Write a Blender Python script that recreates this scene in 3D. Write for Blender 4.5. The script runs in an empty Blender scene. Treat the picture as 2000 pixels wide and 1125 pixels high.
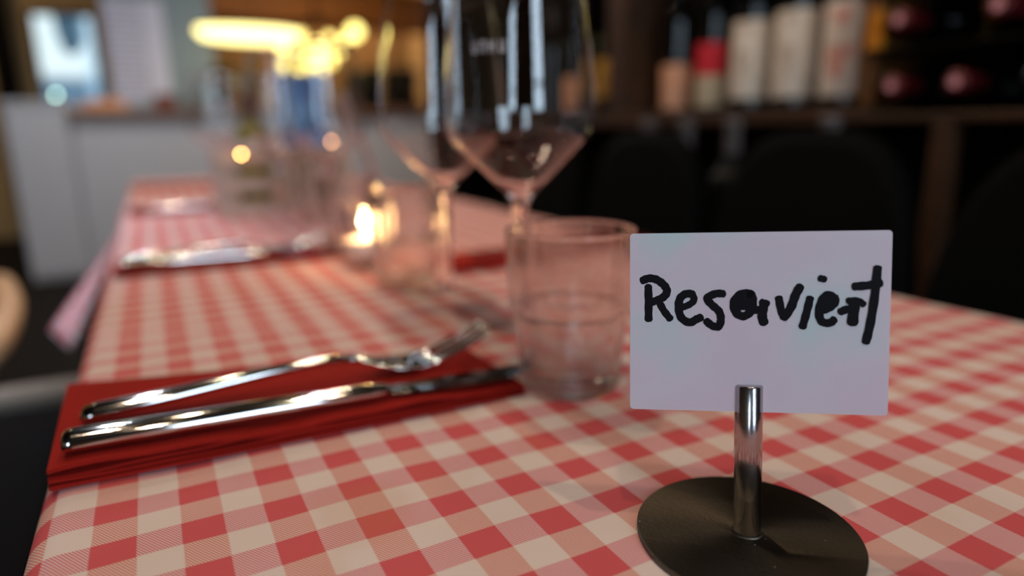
import bpy, bmesh, math, random
from mathutils import Vector, Matrix, Euler
random.seed(7)
PI = math.pi
sc = bpy.context.scene
COL = sc.collection
TZ = 0.75                      # height of the cloth-covered table top
CELL = 0.014                   # one gingham square

# ------------------------------------------------------------------ camera
def rz(a): return Matrix.Rotation(a, 4, 'Z')
def rx(a): return Matrix.Rotation(a, 4, 'X')
cam_d = bpy.data.cameras.new('camera')
cam = bpy.data.objects.new('camera', cam_d)
COL.objects.link(cam)
cam.matrix_world = Matrix.Translation((0.033975, -0.217618, TZ + 0.13736)) @ rz(-0.486634) @ rx(1.334906) @ rz(-0.013138)
cam_d.sensor_width = 36
cam_d.lens = 23.476
cam_d.clip_start = 0.01
cam_d.clip_end = 60
cam_d.dof.use_dof = True
cam_d.dof.focus_distance = 0.231
cam_d.dof.aperture_fstop = 2.9
sc.camera = cam

# ------------------------------------------------------------------ world, lights, exposure
w = bpy.data.worlds.new('room_air')
sc.world = w
w.use_nodes = True
w.node_tree.nodes['Background'].inputs[0].default_value = (0.5, 0.6, 0.8, 1)
w.node_tree.nodes['Background'].inputs[1].default_value = 0.05
vs = sc.view_settings
vs.view_transform = 'Standard'
vs.look = 'None'
vs.gamma = 1
vs.use_curve_mapping = False
vs.exposure = 0.0
cy = sc.cycles
cy.max_bounces = 14
cy.transmission_bounces = 14
cy.transparent_max_bounces = 16
cy.glossy_bounces = 6
cy.diffuse_bounces = 4
cy.sample_clamp_indirect = 30
cy.use_denoising = True

DAYLIGHT = 9.0                 # brightness of the sky seen through the panes behind the camera
def lamp(name, loc, power, col, size, aim=None, spread=160):
    l = bpy.data.lights.new(name, 'AREA')
    l.shape = 'DISK'; l.size = size; l.energy = power; l.color = col
    l.spread = math.radians(spread)
    o = bpy.data.objects.new(name, l)
    o.location = loc
    if aim is not None:
        o.rotation_euler = (Vector(aim) - Vector(loc)).to_track_quat('-Z', 'Y').to_euler()
    COL.objects.link(o)
    return o
WARM = (1.0, 0.76, 0.54)
for _x, _y, _p in ((-.25, .95, 5.0), (.45, .85, 5.0), (.55, -.55, 4.5), (-.10, -.50, 3.5), (.10, 2.30, 8), (.75, 2.2, 5), (1.20, 4.10, 14), (2.60, 6.1, 48), (1.7, 6.6, 16), (-1.3, 6.1, 7)):
    lamp('ceiling_spot_and_fill', (_x, _y, 2.7), _p, WARM, 0.07)  # ceiling spots; the rearmost are unseen fills added to brighten the far wall

lamp('side_fill', (-1.5, .7, 2.7), 1.0, (.60, .66, 1.0), .12, (-.14, .95, .62), 26)  # unseen cool fill added to brighten the hanging cloth corner
lamp('bar_fill', (-.35, 3.75, 2.7), 17, (.80, .88, 1.0), .08)  # unseen cool fills added to brighten the counter front
lamp('bar_fill', (.9, 3.75, 2.7), 8, (.95, .93, 1.0), .08)

# ------------------------------------------------------------------ materials
def lin(r, g, b):
    f = lambda c: (c / 12.92 if c <= 0.04045 else ((c + 0.055) / 1.055) ** 2.4)
    return (f(r / 255), f(g / 255), f(b / 255), 1)
MATS = {}
class NT:
    def __init__(self, name):
        self.m = bpy.data.materials.new(name); self.m.use_nodes = True
        self.t = self.m.node_tree; self.b = self.t.nodes['Principled BSDF']
    def n(self, typ, **kw):
        x = self.t.nodes.new(typ)
        for k, v in kw.items(): setattr(x, k, v)
        return x
    def l(self, a, b): self.t.links.new(a, b)
    def math(self, op, a, b=None, c=None):
        x = self.n('ShaderNodeMath', operation=op)
        for i, v in enumerate((a, b, c)):
            if v is None: continue
            if isinstance(v, (int, float)): x.inputs[i].default_value = v
            else: self.l(v, x.inputs[i])
        return x.outputs[0]
    def mix(self, f, a, b):
        x = self.n('ShaderNodeMix', data_type='RGBA')
        for s, v in ((x.inputs[0], f), (x.inputs[6], a), (x.inputs[7], b)):
            if isinstance(v, (int, float)): s.default_value = v
            elif isinstance(v, tuple): s.default_value = v
            else: self.l(v, s)
        return x.outputs[2]
    def obj(self):
        return self.n('ShaderNodeTexCoord').outputs['Object']
    def noise(self, scale, detail=3, vec=None, rough=.5):
        x = self.n('ShaderNodeTexNoise'); x.inputs['Scale'].default_value = scale
        x.inputs['Detail'].default_value = detail; x.inputs['Roughness'].default_value = rough
        self.l(vec if vec is not None else self.obj(), x.inputs['Vector'])
        return x.outputs['Fac']
    def ramp(self, fac, *stops):
        x = self.n('ShaderNodeValToRGB'); e = x.color_ramp.elements
        while len(e) < len(stops): e.new(.5)
        for i, (p, c) in enumerate(stops): e[i].position = p; e[i].color = c
        self.l(fac, x.inputs[0]); return x.outputs[0]
    def bump(self, h, strength, dist=.001):
        x = self.n('ShaderNodeBump'); x.inputs['Strength'].default_value = strength
        x.inputs['Distance'].default_value = dist; self.l(h, x.inputs['Height'])
        self.l(x.outputs[0], self.b.inputs['Normal'])

def pmat(name, col, rough=.5, metal=0, var=0.0, scale=20, bump=0.0, bscale=200, spec=None, coat=0, sheen=0):
    q = NT(name); b = q.b
    b.inputs['Roughness'].default_value = rough; b.inputs['Metallic'].default_value = metal
    if spec is not None: b.inputs['Specular IOR Level'].default_value = spec
    b.inputs['Coat Weight'].default_value = coat
    if sheen: b.inputs['Sheen Weight'].default_value = sheen
    c2 = tuple(c * (1 - var) for c in col[:3]) + (1,)
    q.l(q.mix(q.noise(scale), col, c2), b.inputs['Base Color'])
    if bump: q.bump(q.noise(bscale, 4), bump)
    MATS[name] = q.m
    return q.m
def emat(name, col, strength):
    q = NT(name)
    q.b.inputs['Base Color'].default_value = col
    q.b.inputs['Emission Color'].default_value = col
    q.b.inputs['Emission Strength'].default_value = strength
    return q.m
def wood(name, c1, c2, scale=8, axis='Y', rough=.45, planks=0):
    q = NT(name)
    mp = q.n('ShaderNodeMapping'); q.l(q.obj(), mp.inputs[0])
    s = {'X': (.12, 1, 1), 'Y': (1, .12, 1), 'Z': (1, 1, .12)}[axis]
    mp.inputs['Scale'].default_value = s
    f = q.noise(scale * 4, 5, mp.outputs[0], .6)
    col = q.ramp(f, (.3, c1), (.7, c2))
    if planks:
        sp = q.n('ShaderNodeSeparateXYZ'); q.l(q.obj(), sp.inputs[0])
        u = sp.outputs[{'X': 1, 'Y': 0, 'Z': 0}[axis]]
        fr = q.math('FRACT', q.math('MULTIPLY', u, 1 / planks))
        gap = q.math('LESS_THAN', fr, .03)
        col = q.mix(gap, col, tuple(c * .2 for c in c1[:3]) + (1,))
    q.l(col, q.b.inputs['Base Color']); q.b.inputs['Roughness'].default_value = rough
    q.bump(f, .15)
    return q.m
def glass(name, col=(1, 1, 1, 1), ior=1.5, rough=0.0, wavy=0):
    q = NT(name)
    q.b.inputs['Base Color'].default_value = col
    q.b.inputs['Transmission Weight'].default_value = 1
    q.b.inputs['IOR'].default_value = ior
    q.b.inputs['Roughness'].default_value = rough
    if wavy: q.bump(q.noise(90, 2), wavy, .002)
    return q.m

def gingham():
    q = NT('gingham_cotton'); b = q.b
    uv = q.n('ShaderNodeUVMap'); uv.uv_map = 'weave'
    sp = q.n('ShaderNodeSeparateXYZ'); q.l(uv.outputs[0], sp.inputs[0])
    u, v = sp.outputs[0], sp.outputs[1]
    # twill: fine diagonal threads
    tw = q.math('FRACT', q.math('MULTIPLY', q.math('ADD', u, q.math('MULTIPLY', v, .62)), 13))
    jag = q.math('MULTIPLY', q.math('SUBTRACT', tw, .5), .045)
    col_on = q.math('LESS_THAN', q.math('FLOORED_MODULO', q.math('ADD', u, jag), 2), 1)
    row_on = q.math('GREATER_THAN', q.math('FLOORED_MODULO', q.math('ADD', v, jag), 2), 1)
    thread = q.math('LESS_THAN', tw, .5)
    thread = q.math('ADD', q.math('MULTIPLY', thread, .5), .25)
    big = q.noise(14, 3)
    white = q.mix(big, lin(230, 213, 207), lin(218, 198, 186))
    cred = q.mix(big, lin(212, 104, 80), lin(202, 94, 72))
    rred = q.mix(big, lin(212, 84, 108), lin(202, 78, 100))
    red = q.mix(.5, cred, rred)
    c_only = q.mix(thread, white, cred)
    r_only = q.mix(thread, white, rred)
    a = q.mix(row_on, white, r_only)
    bb = q.mix(row_on, c_only, q.mix(q.math('MULTIPLY', tw, .25), red, rred))
    col = q.mix(col_on, a, bb)
    # faint old wine and oil stains
    st = q.ramp(q.noise(17, 2), (.60, (0, 0, 0, 1)), (.70, (1, 1, 1, 1)))
    col = q.mix(q.math('MULTIPLY', st, .22), col, q.mix(.75, col, lin(190, 130, 60)))
    q.l(col, b.inputs['Base Color'])
    b.inputs['Roughness'].default_value = .85
    b.inputs['Specular IOR Level'].default_value = .2
    h = q.math('ADD', q.math('MULTIPLY', tw, .25), q.math('MULTIPLY', q.noise(60, 3), 1.5))
    q.bump(h, .35, .0006)
    return q.m
M_cloth = gingham()
M_napkin = pmat('red_paper_napkin', lin(160, 34, 26), .9, var=.25, scale=30, bump=.25, bscale=900, spec=.1)
M_steel = pmat('polished_steel', (.70, .68, .66, 1), .075, 1, var=.06, scale=40)
M_post = pmat('turned_steel', (.50, .48, .49, 1), .20, 1, var=.15, scale=60, bump=.05, bscale=400)
M_plate = pmat('brushed_dark_steel', (.145, .125, .095, 1), .42, 1, var=.45, scale=25, bump=.12, bscale=700)
def specks(m, scale, size, col):
    # dust and crumbs lying on a surface
    t_ = m.node_tree; b_ = t_.nodes['Principled BSDF']
    v = t_.nodes.new('ShaderNodeTexVoronoi'); v.inputs['Scale'].default_value = scale
    tc = t_.nodes.new('ShaderNodeTexCoord'); t_.links.new(tc.outputs['Object'], v.inputs['Vector'])
    lt = t_.nodes.new('ShaderNodeMath'); lt.operation = 'LESS_THAN'; lt.inputs[1].default_value = size
    t_.links.new(v.outputs['Distance'], lt.inputs[0])
    mx = t_.nodes.new('ShaderNodeMix'); mx.data_type = 'RGBA'
    src = b_.inputs['Base Color'].links[0].from_socket
    t_.links.new(lt.outputs[0], mx.inputs[0]); t_.links.new(src, mx.inputs[6]); mx.inputs[7].default_value = col
    t_.links.new(mx.outputs[2], b_.inputs['Base Color'])
    inv = t_.nodes.new('ShaderNodeMath'); inv.operation = 'SUBTRACT'; inv.inputs[0].default_value = 1
    t_.links.new(lt.outputs[0], inv.inputs[1]); t_.links.new(inv.outputs[0], b_.inputs['Metallic'])
specks(M_plate, 150, .035, (.42, .38, .30, 1))
_b = M_plate.node_tree.nodes['Principled BSDF']
_t = M_plate.node_tree.nodes.new('ShaderNodeTangent'); _t.direction_type = 'RADIAL'; _t.axis = 'Z'
M_plate.node_tree.links.new(_t.outputs[0], _b.inputs['Tangent']); _b.inputs['Anisotropic'].default_value = .7
M_glass = glass('clear_glass')
def partly_clear(name, share, ior, rough, tint):
    # plain transparency mixed in to lighten the glass shadow, the rest refracts and reflects
    q = NT(name)
    q.b.inputs['Base Color'].default_value = tint; q.b.inputs['Transmission Weight'].default_value = 1
    q.b.inputs['IOR'].default_value = ior; q.b.inputs['Roughness'].default_value = rough
    tr = q.n('ShaderNodeBsdfTransparent'); mx = q.n('ShaderNodeMixShader'); mx.inputs[0].default_value = share
    out = q.t.nodes['Material Output']
    q.l(q.b.outputs[0], mx.inputs[1]); q.l(tr.outputs[0], mx.inputs[2]); q.l(mx.outputs[0], out.inputs[0])
    return q.m
def thin_glass(name):
    q = NT(name)
    fr = q.n('ShaderNodeFresnel'); fr.inputs[0].default_value = 1.5
    tr = q.n('ShaderNodeBsdfTransparent'); gl = q.n('ShaderNodeBsdfGlossy'); gl.inputs['Roughness'].default_value = .01
    geo = q.n('ShaderNodeNewGeometry'); mx = q.n('ShaderNodeMixShader')
    q.l(q.math('MULTIPLY', fr.outputs[0], q.math('SUBTRACT', 1, geo.outputs['Backfacing'])), mx.inputs[0]); q.l(tr.outputs[0], mx.inputs[1]); q.l(gl.outputs[0], mx.inputs[2])
    q.l(mx.outputs[0], q.t.nodes['Material Output'].inputs[0])
    return q.m
M_foot = thin_glass('thin_foot_glass')
M_tumbler = partly_clear('tumbler_glass_part_clear', .30, 1.45, .03, (.985, .98, .97, 1))
M_holder = partly_clear('holder_glass', .45, 1.45, 0, (.99, .985, .97, 1))
M_marker = pmat('black_marker_ink', lin(8, 5, 13), .55, var=.4, scale=300, spec=.12)
def cardmat():
    q = NT('white_plastic')
    n = q.noise(32, 2)
    c = q.ramp(n, (.34, lin(206, 192, 205)), (.52, lin(205, 198, 208)), (.68, lin(186, 205, 208)))
    q.l(c, q.b.inputs['Base Color']); q.b.inputs['Roughness'].default_value = .42
    q.b.inputs['Specular IOR Level'].default_value = .35
    return q.m
M_card = cardmat()
M_white_paint = pmat('white_paint', lin(205, 203, 205), .5, var=.06, scale=3)
M_crate = pmat('whitewashed_wood', lin(205, 185, 165), .7, var=.2, scale=25)
M_black = pmat('black_vinyl', lin(11, 11, 11), .8, var=.3, scale=30, spec=.06)
M_blackm = pmat('black_plastic', lin(14, 14, 14), .5, var=.2, scale=20, spec=.2)
M_dark = pmat('dark_stain', lin(17, 12, 9), .75, var=.4, scale=10, spec=.08)
M_brown = wood('brown_shelf_wood', lin(50, 30, 15), lin(76, 46, 22), 6, 'Y', .55)
M_oak = wood('amber_oak', lin(92, 60, 26), lin(120, 78, 34), 6, 'Z', .5)
M_palewood = wood('pale_beech', lin(205, 165, 125), lin(225, 185, 145), 8, 'Z', .5)
M_floor = wood('dark_floorboards', lin(14, 10, 7), lin(22, 16, 11), 4, 'Y', .75, planks=.12)
M_floor.node_tree.nodes['Principled BSDF'].inputs['Specular IOR Level'].default_value = .12
M_wallwood = wood('honey_wall_panel', lin(172, 136, 84), lin(196, 158, 100), 3, 'Z', .6, planks=.16)
M_canopy = wood('orange_canopy_wood', lin(168, 98, 38), lin(190, 116, 50), 3, 'X', .6)
M_ceil = pmat('ceiling_paint', lin(40, 31, 24), .9, var=.1, scale=2)
M_plaster = pmat('dim_plaster', lin(120, 98, 72), .9, var=.15, scale=3)
M_darkwall = pmat('dark_wall_paint', lin(26, 20, 16), .85, var=.2, scale=3, spec=.1)
M_fridge = pmat('grey_green_enamel', lin(138, 156, 166), .45, var=.08, scale=3)
M_greytube = pmat('grey_painted_tube', lin(138, 135, 126), .45, var=.1, scale=20)
M_wax = pmat('white_wax', lin(240, 228, 214), .5, var=.05)
M_alu = pmat('tealight_cup', lin(235, 228, 235), .4, 0, var=.05)
M_flame = emat('candle_flame', (1, .62, .25, 1), 45)
M_window = None

# ------------------------------------------------------------------ mesh helpers
def obj(name, bm, mat, parent=None, smooth=False, recalc=True):
    if recalc and bm.faces: bmesh.ops.recalc_face_normals(bm, faces=bm.faces[:])
    me = bpy.data.meshes.new(name); bm.to_mesh(me); bm.free()
    if smooth:
        for p in me.polygons: p.use_smooth = True
    for m in (mat if isinstance(mat, (list, tuple)) else [mat]): me.materials.append(m)
    o = bpy.data.objects.new(name, me); COL.objects.link(o)
    if parent is not None: o.parent = parent
    return o
def tag(o, label, cat, group=None, kind=None):
    if label: o['label'] = label
    if cat: o['category'] = cat
    if group: o['group'] = group
    if kind: o['kind'] = kind
    return o
def thing(name, label, cat, loc=(0, 0, 0), rotz=0, group=None):
    o = bpy.data.objects.new(name, None); COL.objects.link(o)
    o.empty_display_size = .05
    o.location = loc; o.rotation_euler = (0, 0, rotz)
    return tag(o, label, cat, group)
def structure(o, label=None):
    o['kind'] = 'structure'
    if label: o['label'] = label
    return o
def bmn(): return bmesh.new()
def box(bm, x0, x1, y0, y1, z0, z1, bev=0, seg=2):
    vs_ = [bm.verts.new((x, y, z)) for x in (x0, x1) for y in (y0, y1) for z in (z0, z1)]
    F = [(0, 1, 3, 2), (4, 6, 7, 5), (0, 4, 5, 1), (2, 3, 7, 6), (0, 2, 6, 4), (1, 5, 7, 3)]
    fs = [bm.faces.new([vs_[i] for i in f]) for f in F]
    if bev:
        es = list({e for f in fs for e in f.edges})
        bmesh.ops.bevel(bm, geom=es, offset=bev, segments=seg, profile=.5, affect='EDGES')
    return bm
def abox(x0, x1, y0, y1, z0, z1, bev=0, seg=2): return box(bmn(), x0, x1, y0, y1, z0, z1, bev, seg)
def dense(prof, e=.0005):
    # support rings beside every corner, so that smooth shading stays true to the profile
    out = [prof[0]]
    for (r0, z0), (r1, z1) in zip(prof, prof[1:]):
        L_ = math.hypot(r1 - r0, z1 - z0)
        if L_ > 4 * e:
            k = max(1, int(L_ / .006))
            ts = [e / L_] + [i / k for i in range(1, k)] + [1 - e / L_]
            out += [(r0 + (r1 - r0) * t_, z0 + (z1 - z0) * t_) for t_ in ts]
        out.append((r1, z1))
    return out
def lathe(bm, prof, n=48, center=(0, 0, 0), mod=None, closed=False, fine=False):
    if fine: prof = dense(prof)
    rings = []
    for r, z in prof:
        if r < 1e-6:
            rings.append([bm.verts.new((center[0], center[1], center[2] + z))])
        else:
            ring = []
            for k in range(n):
                a = 2 * PI * k / n
                rr = r if mod is None else mod(r, z, a)
                ring.append(bm.verts.new((center[0] + rr * math.cos(a), center[1] + rr * math.sin(a), center[2] + z)))
            rings.append(ring)
    pairs = list(zip(rings, rings[1:]))
    if closed: pairs.append((rings[-1], rings[0]))
    for a, b in pairs:
        for k in range(n):
            k2 = (k + 1) % n
            if len(a) == 1 and len(b) == 1: continue
            if len(a) == 1: bm.faces.new((a[0], b[k], b[k2]))
            elif len(b) == 1: bm.faces.new((a[k], b[0], a[k2]))
            else: bm.faces.new((a[k], b[k], b[k2], a[k2]))
    return bm
def smoothcurve(pts, sub=6):
    out = []
    n = len(pts)
    P = [Vector(p) for p in pts]
    for i in range(n - 1):
        p0 = P[max(i - 1, 0)]; p1 = P[i]; p2 = P[i + 1]; p3 = P[min(i + 2, n - 1)]
        for k in range(sub):
            t = k / sub
            out.append(.5 * ((2 * p1) + (p2 - p0) * t + (2 * p0 - 5 * p1 + 4 * p2 - p3) * t * t + (3 * p1 - p0 - 3 * p2 + p3) * t ** 3))
    out.append(P[-1].copy())
    return out
def tube(bm, pts, rad, n=10, cap=True):
    P = [Vector(p) for p in pts]
    rads = rad if isinstance(rad, (list, tuple)) else [rad] * len(P)
    rings = []
    ref = None
    for i, p in enumerate(P):
        d = (P[min(i + 1, len(P) - 1)] - P[max(i - 1, 0)]).normalized()
        if ref is None:
            ref = Vector((0, 0, 1)) if abs(d.z) < .9 else Vector((1, 0, 0))
        a = (ref - d * ref.dot(d)).normalized(); ref = a
        b = d.cross(a)
        rings.append([bm.verts.new(p + (a * math.cos(2 * PI * k / n) + b * math.sin(2 * PI * k / n)) * rads[i]) for k in range(n)])
    for a, b in zip(rings, rings[1:]):
        for k in range(n): bm.faces.new((a[k], a[(k + 1) % n], b[(k + 1) % n], b[k]))
    if cap: bm.faces.new(rings[0]); bm.faces.new(rings[-1])
    return bm
def loft(bm, sections, cap=True):
    """sections: lists of equal-length point loops"""
    rings = [[bm.verts.new(p) for p in s] for s in sections]
    n = len(rings[0])
    for a, b in zip(rings, rings[1:]):
        for k in range(n): bm.faces.new((a[k], a[(k + 1) % n], b[(k + 1) % n], b[k]))
    if cap: bm.faces.new(rings[0]); bm.faces.new(rings[-1])
    return bm
def prism(bm, outline, y0, y1):
    """outline in (x, z), extruded along y"""
    a = [bm.verts.new((x, y0, z)) for x, z in outline]; b = [bm.verts.new((x, y1, z)) for x, z in outline]
    bm.faces.new(a); bm.faces.new(b)
    n = len(a)
    for k in range(n): bm.faces.new((a[k], a[(k + 1) % n], b[(k + 1) % n], b[k]))
    return bm
def dup(root, loc, rotz, label, group=None, first=[None]):
    r = root.copy(); COL.objects.link(r); r.location = loc; r.rotation_euler = (0, 0, rotz)
    r['label'] = label
    if group: r['group'] = group
    for ch in list(root.children):
        c = ch.copy(); COL.objects.link(c); c.parent = r
        for g in list(ch.children):
            d = g.copy(); COL.objects.link(d); d.parent = c
    return r

# ------------------------------------------------------------------ the room
XL, XR, YF, YB, ZC = -2.6, 3.4, -2.4, 7.1, 2.8
structure(obj('floor', abox(XL, XR, YF, YB, -.1, 0), M_floor))
structure(obj('ceiling', abox(XL, XR, YF, YB, ZC, ZC + .1), M_ceil))
structure(obj('wall_left', abox(XL - .1, XL, YF, YB, 0, ZC), M_plaster))
structure(obj('wall_right', abox(XR, XR + .1, 2.5, YB, 0, ZC), M_plaster))
structure(obj('wall_shelf_side', abox(1.32, 1.42, YF, 2.5, 0, ZC), M_darkwall))
structure(obj('wall_corner_side', abox(1.42, XR, 2.42, 2.5, 0, ZC), M_plaster))
# far wall with the window opening
WX0, WX1, WZ0, WZ1 = -.735, -.255, 1.02, 1.90
bm = bmn()
box(bm, XL, WX0, YB - .1, YB, 0, ZC); box(bm, WX1, XR, YB - .1, YB, 0, ZC)
box(bm, WX0, WX1, YB - .1, YB, 0, WZ0); box(bm, WX0, WX1, YB - .1, YB, WZ1, ZC)
structure(obj('wall_back', bm, M_wallwood))
def street_pane():
    """daylit street seen through the far window: pale sky, a dark car-like mass, grey-blue pavement"""
    q = NT('daylit_street')
    sp = q.n('ShaderNodeSeparateXYZ'); q.l(q.obj(), sp.inputs[0])
    x, z = sp.outputs[0], sp.outputs[2]
    c = q.ramp(q.math('DIVIDE', q.math('SUBTRACT', z, 1.02), .88), (.0, lin(105, 130, 150)), (.33, lin(84, 118, 146)), (.45, lin(225, 245, 250)), (.9, lin(222, 244, 250)))
    dx = q.math('DIVIDE', q.math('ADD', x, .45), .115); dz = q.math('DIVIDE', q.math('SUBTRACT', z, 1.78), .22)
    d = q.math('ADD', q.math('MULTIPLY', dx, dx), q.math('MULTIPLY', dz, dz))
    m = q.math('LESS_THAN', d, q.math('ADD', .55, q.noise(7, 2)))
    c = q.mix(m, c, lin(62, 92, 112))
    r = q.math('GREATER_THAN', x, -.37)
    c = q.mix(q.math('MULTIPLY', r, .5), c, lin(170, 214, 245))
    q.l(c, q.b.inputs['Emission Color']); q.b.inputs['Emission Strength'].default_value = 1.15
    q.b.inputs['Base Color'].default_value = (.02, .02, .02, 1)
    return q.m
bm = bmn()
t = .03
box(bm, WX0, WX0 + t, YB - .12, YB - .02, WZ0, WZ1); box(bm, WX1 - t, WX1, YB - .12, YB - .02, WZ0, WZ1)
box(bm, WX0 + t, WX1 - t, YB - .12, YB - .02, WZ0, WZ0 + t); box(bm, WX0 + t, WX1 - t, YB - .12, YB - .02, WZ1 - t, WZ1)
win = structure(obj('window_2', bm, M_dark))
obj('window_pane', abox(WX0 + t, WX1 - t, YB - .06, YB - .05, WZ0 + t, WZ1 - t), street_pane(), win)
# wall behind the camera with the big shop window
FZ0, FZ1 = .85, 2.40
FW = ((-2.25, -1.50), (-.15, .55))
bm = bmn()
xs = [XL] + [x for ab in FW for x in ab] + [1.42]
for a, b in zip(xs[::2], xs[1::2]): box(bm, a, b, YF - .1, YF, 0, ZC)
for a, b in FW:
    box(bm, a, b, YF - .1, YF, 0, FZ0); box(bm, a, b, YF - .1, YF, FZ1, ZC)
structure(obj('wall_front', bm, M_plaster))
M_day = emat('overcast_daylight', (.66, .83, 1.0, 1), DAYLIGHT)
def window(name, a, b, along, at, out, pane):
    # casement with a middle bar; 'along' is the axis the wall runs on
    def bb(bm_, u0, u1, d0, d1, z0, z1):
        d0, d1 = sorted((at + out * d0, at + out * d1))
        return box(bm_, u0, u1, d0, d1, z0, z1) if along == 'X' else box(bm_, d0, d1, u0, u1, z0, z1)
    bm_ = bmn()
    bb(bm_, a, b, -.02, .07, FZ0, FZ0 + .05); bb(bm_, a, b, -.02, .07, FZ1 - .05, FZ1)
    bb(bm_, a, a + .05, -.02, .07, FZ0 + .05, FZ1 - .05); bb(bm_, b - .05, b, -.02, .07, FZ0 + .05, FZ1 - .05)
    bb(bm_, a + .05, b - .05, -.01, .06, 1.30, 1.34)
    f = structure(obj(name, bm_, M_dark))
    obj('window_pane', bb(bmn(), a + .05, b - .05, .04, .05, FZ0 + .05, 1.30), pane, f)
    obj('window_pane', bb(bmn(), a + .05, b - .05, .04, .05, 1.34, FZ1 - .05), pane, f)
window('window_1', FW[0][0], FW[0][1], 'X', YF, -1, M_day)
window('window_3', FW[1][0], FW[1][1], 'X', YF, -1, M_day)
# canopy over the bar and baseboard
structure(obj('trim_1', abox(.36, 2.6, 5.9, 6.5, 1.80, ZC), M_canopy), 'orange brown wooden canopy above the bar')
structure(obj('trim_2', abox(-1.02, -.86, 6.86, 7.0, 0, ZC), M_dark))

# ------------------------------------------------------------------ tables and cloths
def make_table(y0, y1, label):
    yc = (y0 + y1) / 2
    t = thing('restaurant_table', label, 'table', (.272, yc, 0), 0, 'row of tables under checked cloths')
    hx = .283; hy = (y1 - y0) / 2 - .004
    obj('tabletop', abox(-hx, hx, -hy, hy, TZ - .032, TZ - .0035, .006), M_dark, t)
    obj('apron', abox(-hx + .08, hx - .08, -hy + .05, hy - .05, TZ - .1, TZ - .0325), M_dark, t)
    for sx in (-1, 1):
        for sy in (-1, 1):
            x = sx * (hx - .13); y = sy * (hy - .06)
            obj('leg', loft(bmn(), [[(x + a * w_, y + b * w_, z) for a, b in ((-1, -1), (1, -1), (1, 1), (-1, 1))] for z, w_ in ((0, .018), (TZ - .1005, .026))]), M_dark, t)
    return t
make_table(-.42, .86, 'nearest dark wooden table under the red and white checked cloth')
make_table(.868, 1.96, 'far dark wooden table under the checked cloth, in front of the white bar counter')

def make_cloth(y0, y1, zoff, name, label, flare=None, phase=0.0):
    """cloth laid over a table: flat top, rounded edges, hanging sides; weave UVs count the checks"""
    xa, xb, rad, drop = -.0095, .5535, .012, .20
    side_off = zoff * .8
    arc = rad * PI / 2
    us = []
    s = -drop
    prof = []   # (u coordinate along the cloth, x, z, side)
    nd = 10
    for k in range(nd + 1): prof.append((xa - arc - drop * (1 - k / nd), xa - rad, -rad - drop * (1 - k / nd), -1))
    for k in range(1, 7):
        a = PI / 2 * k / 6
        prof.append((xa - arc + rad * a, xa - rad * math.cos(a), -rad + rad * math.sin(a), -1))
    nt = 80
    for k in range(1, nt): prof.append((xa + (xb - xa) * k / nt, xa + (xb - xa) * k / nt, 0, 0))
    for k in range(0, 7):
        a = PI / 2 * (1 - k / 6)
        prof.append((xb + rad * (PI / 2 - a), xb + rad * math.cos(a), -rad + rad * math.sin(a), 1))
    for k in range(1, nd + 1): prof.append((xb + arc + drop * k / nd, xb + rad, -rad - drop * k / nd, 1))
    bm = bmn(); L = bm.loops.layers.uv.new('weave')
    ny = int((y1 - y0) / .008)
    rows = []; uvs = {}
    for j in range(ny + 1):
        y = y0 + (y1 - y0) * j / ny
        row = []
        for (u, x, z, side) in prof:
            hang = max(0, -z - rad) / drop
            # drape folds on the hanging sides, faint ripples on the top
            fold = .006 * hang * math.sin(y * 21 + side) + .004 * hang * math.sin(y * 47 + 1.3) - .009 * hang
            xx = x + side * fold
            zz = z
            yy = y
            if side == 0 or hang == 0:
                rip = .00032 * math.sin(38 * x + 26 * y + 1) * math.sin(22 * y - 15 * x) + .00022 * math.sin(95 * x - 60 * y)
                zz += rip
            if flare and side == -1 and hang > 0:
                g = math.exp(-((y - flare[0]) / flare[1]) ** 2)
                xx -= g * hang * flare[2]
                zz += g * hang * flare[3]
            v = bm.verts.new((xx + side * side_off, yy, TZ + zz + zoff))
            uvs[v] = (u / CELL, y / CELL + phase); row.append(v)
        rows.append(row)
    for a, b in zip(rows, rows[1:]):
        for k in range(len(a) - 1):
            f = bm.faces.new((a[k], a[k + 1], b[k + 1], b[k]))
            for lp in f.loops: lp[L].uv = uvs[lp.vert]
    o = obj(name, bm, M_cloth, smooth=True, recalc=False)
    sol = o.modifiers.new('thickness', 'SOLIDIFY'); sol.thickness = .0007; sol.offset = -1
    return tag(o, label, 'tablecloth', 'checked tablecloths')
make_cloth(-.43, .872, 0, 'tablecloth', 'red and white gingham tablecloth under the handwritten sign and nearest cutlery')
make_cloth(.842, 1.97, .0016, 'tablecloth', 'red and white gingham tablecloth on the far table, its corner hanging over the side', flare=(.895, .10, .115, .075))

# ------------------------------------------------------------------ the handwritten sign
SU = Vector((.802048, -.59675, .024653)); SV = Vector((.077435, .144826, .986422)); SN = Vector((-.592218, -.789249, .162367))
B0 = Vector((.19879, -.07571, TZ))
sign = thing('reserved_sign', 'white plastic sign handwritten with black marker on a round steel foot', 'table sign', B0)
def S(a, b, n=0.0): return SU * a + SV * b + SN * n + Vector((0, 0, .0021))
PR = .0370
obj('base', lathe(bmn(), [(0, .0003), (PR - .0004, .0003), (PR, .0007), (PR, .0019), (PR - .0004, .0022), (0, .0022)], 96), M_plate, sign)
bm = bmn(); HR = .00455; HP = .0509
secs = []
for k, (b, r) in enumerate(((0, HR), (HP - .0006, HR), (HP, HR - .0005))):
    secs.append([S(math.cos(2 * PI * i / 40) * r, b, math.sin(2 * PI * i / 40) * r) for i in range(40)])
for p in secs[0]: p.z = .0022
loft(bm, secs)
post = obj('post', bm, M_post, sign)
for p in post.data.polygons: p.use_smooth = len(p.vertices) == 4
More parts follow.
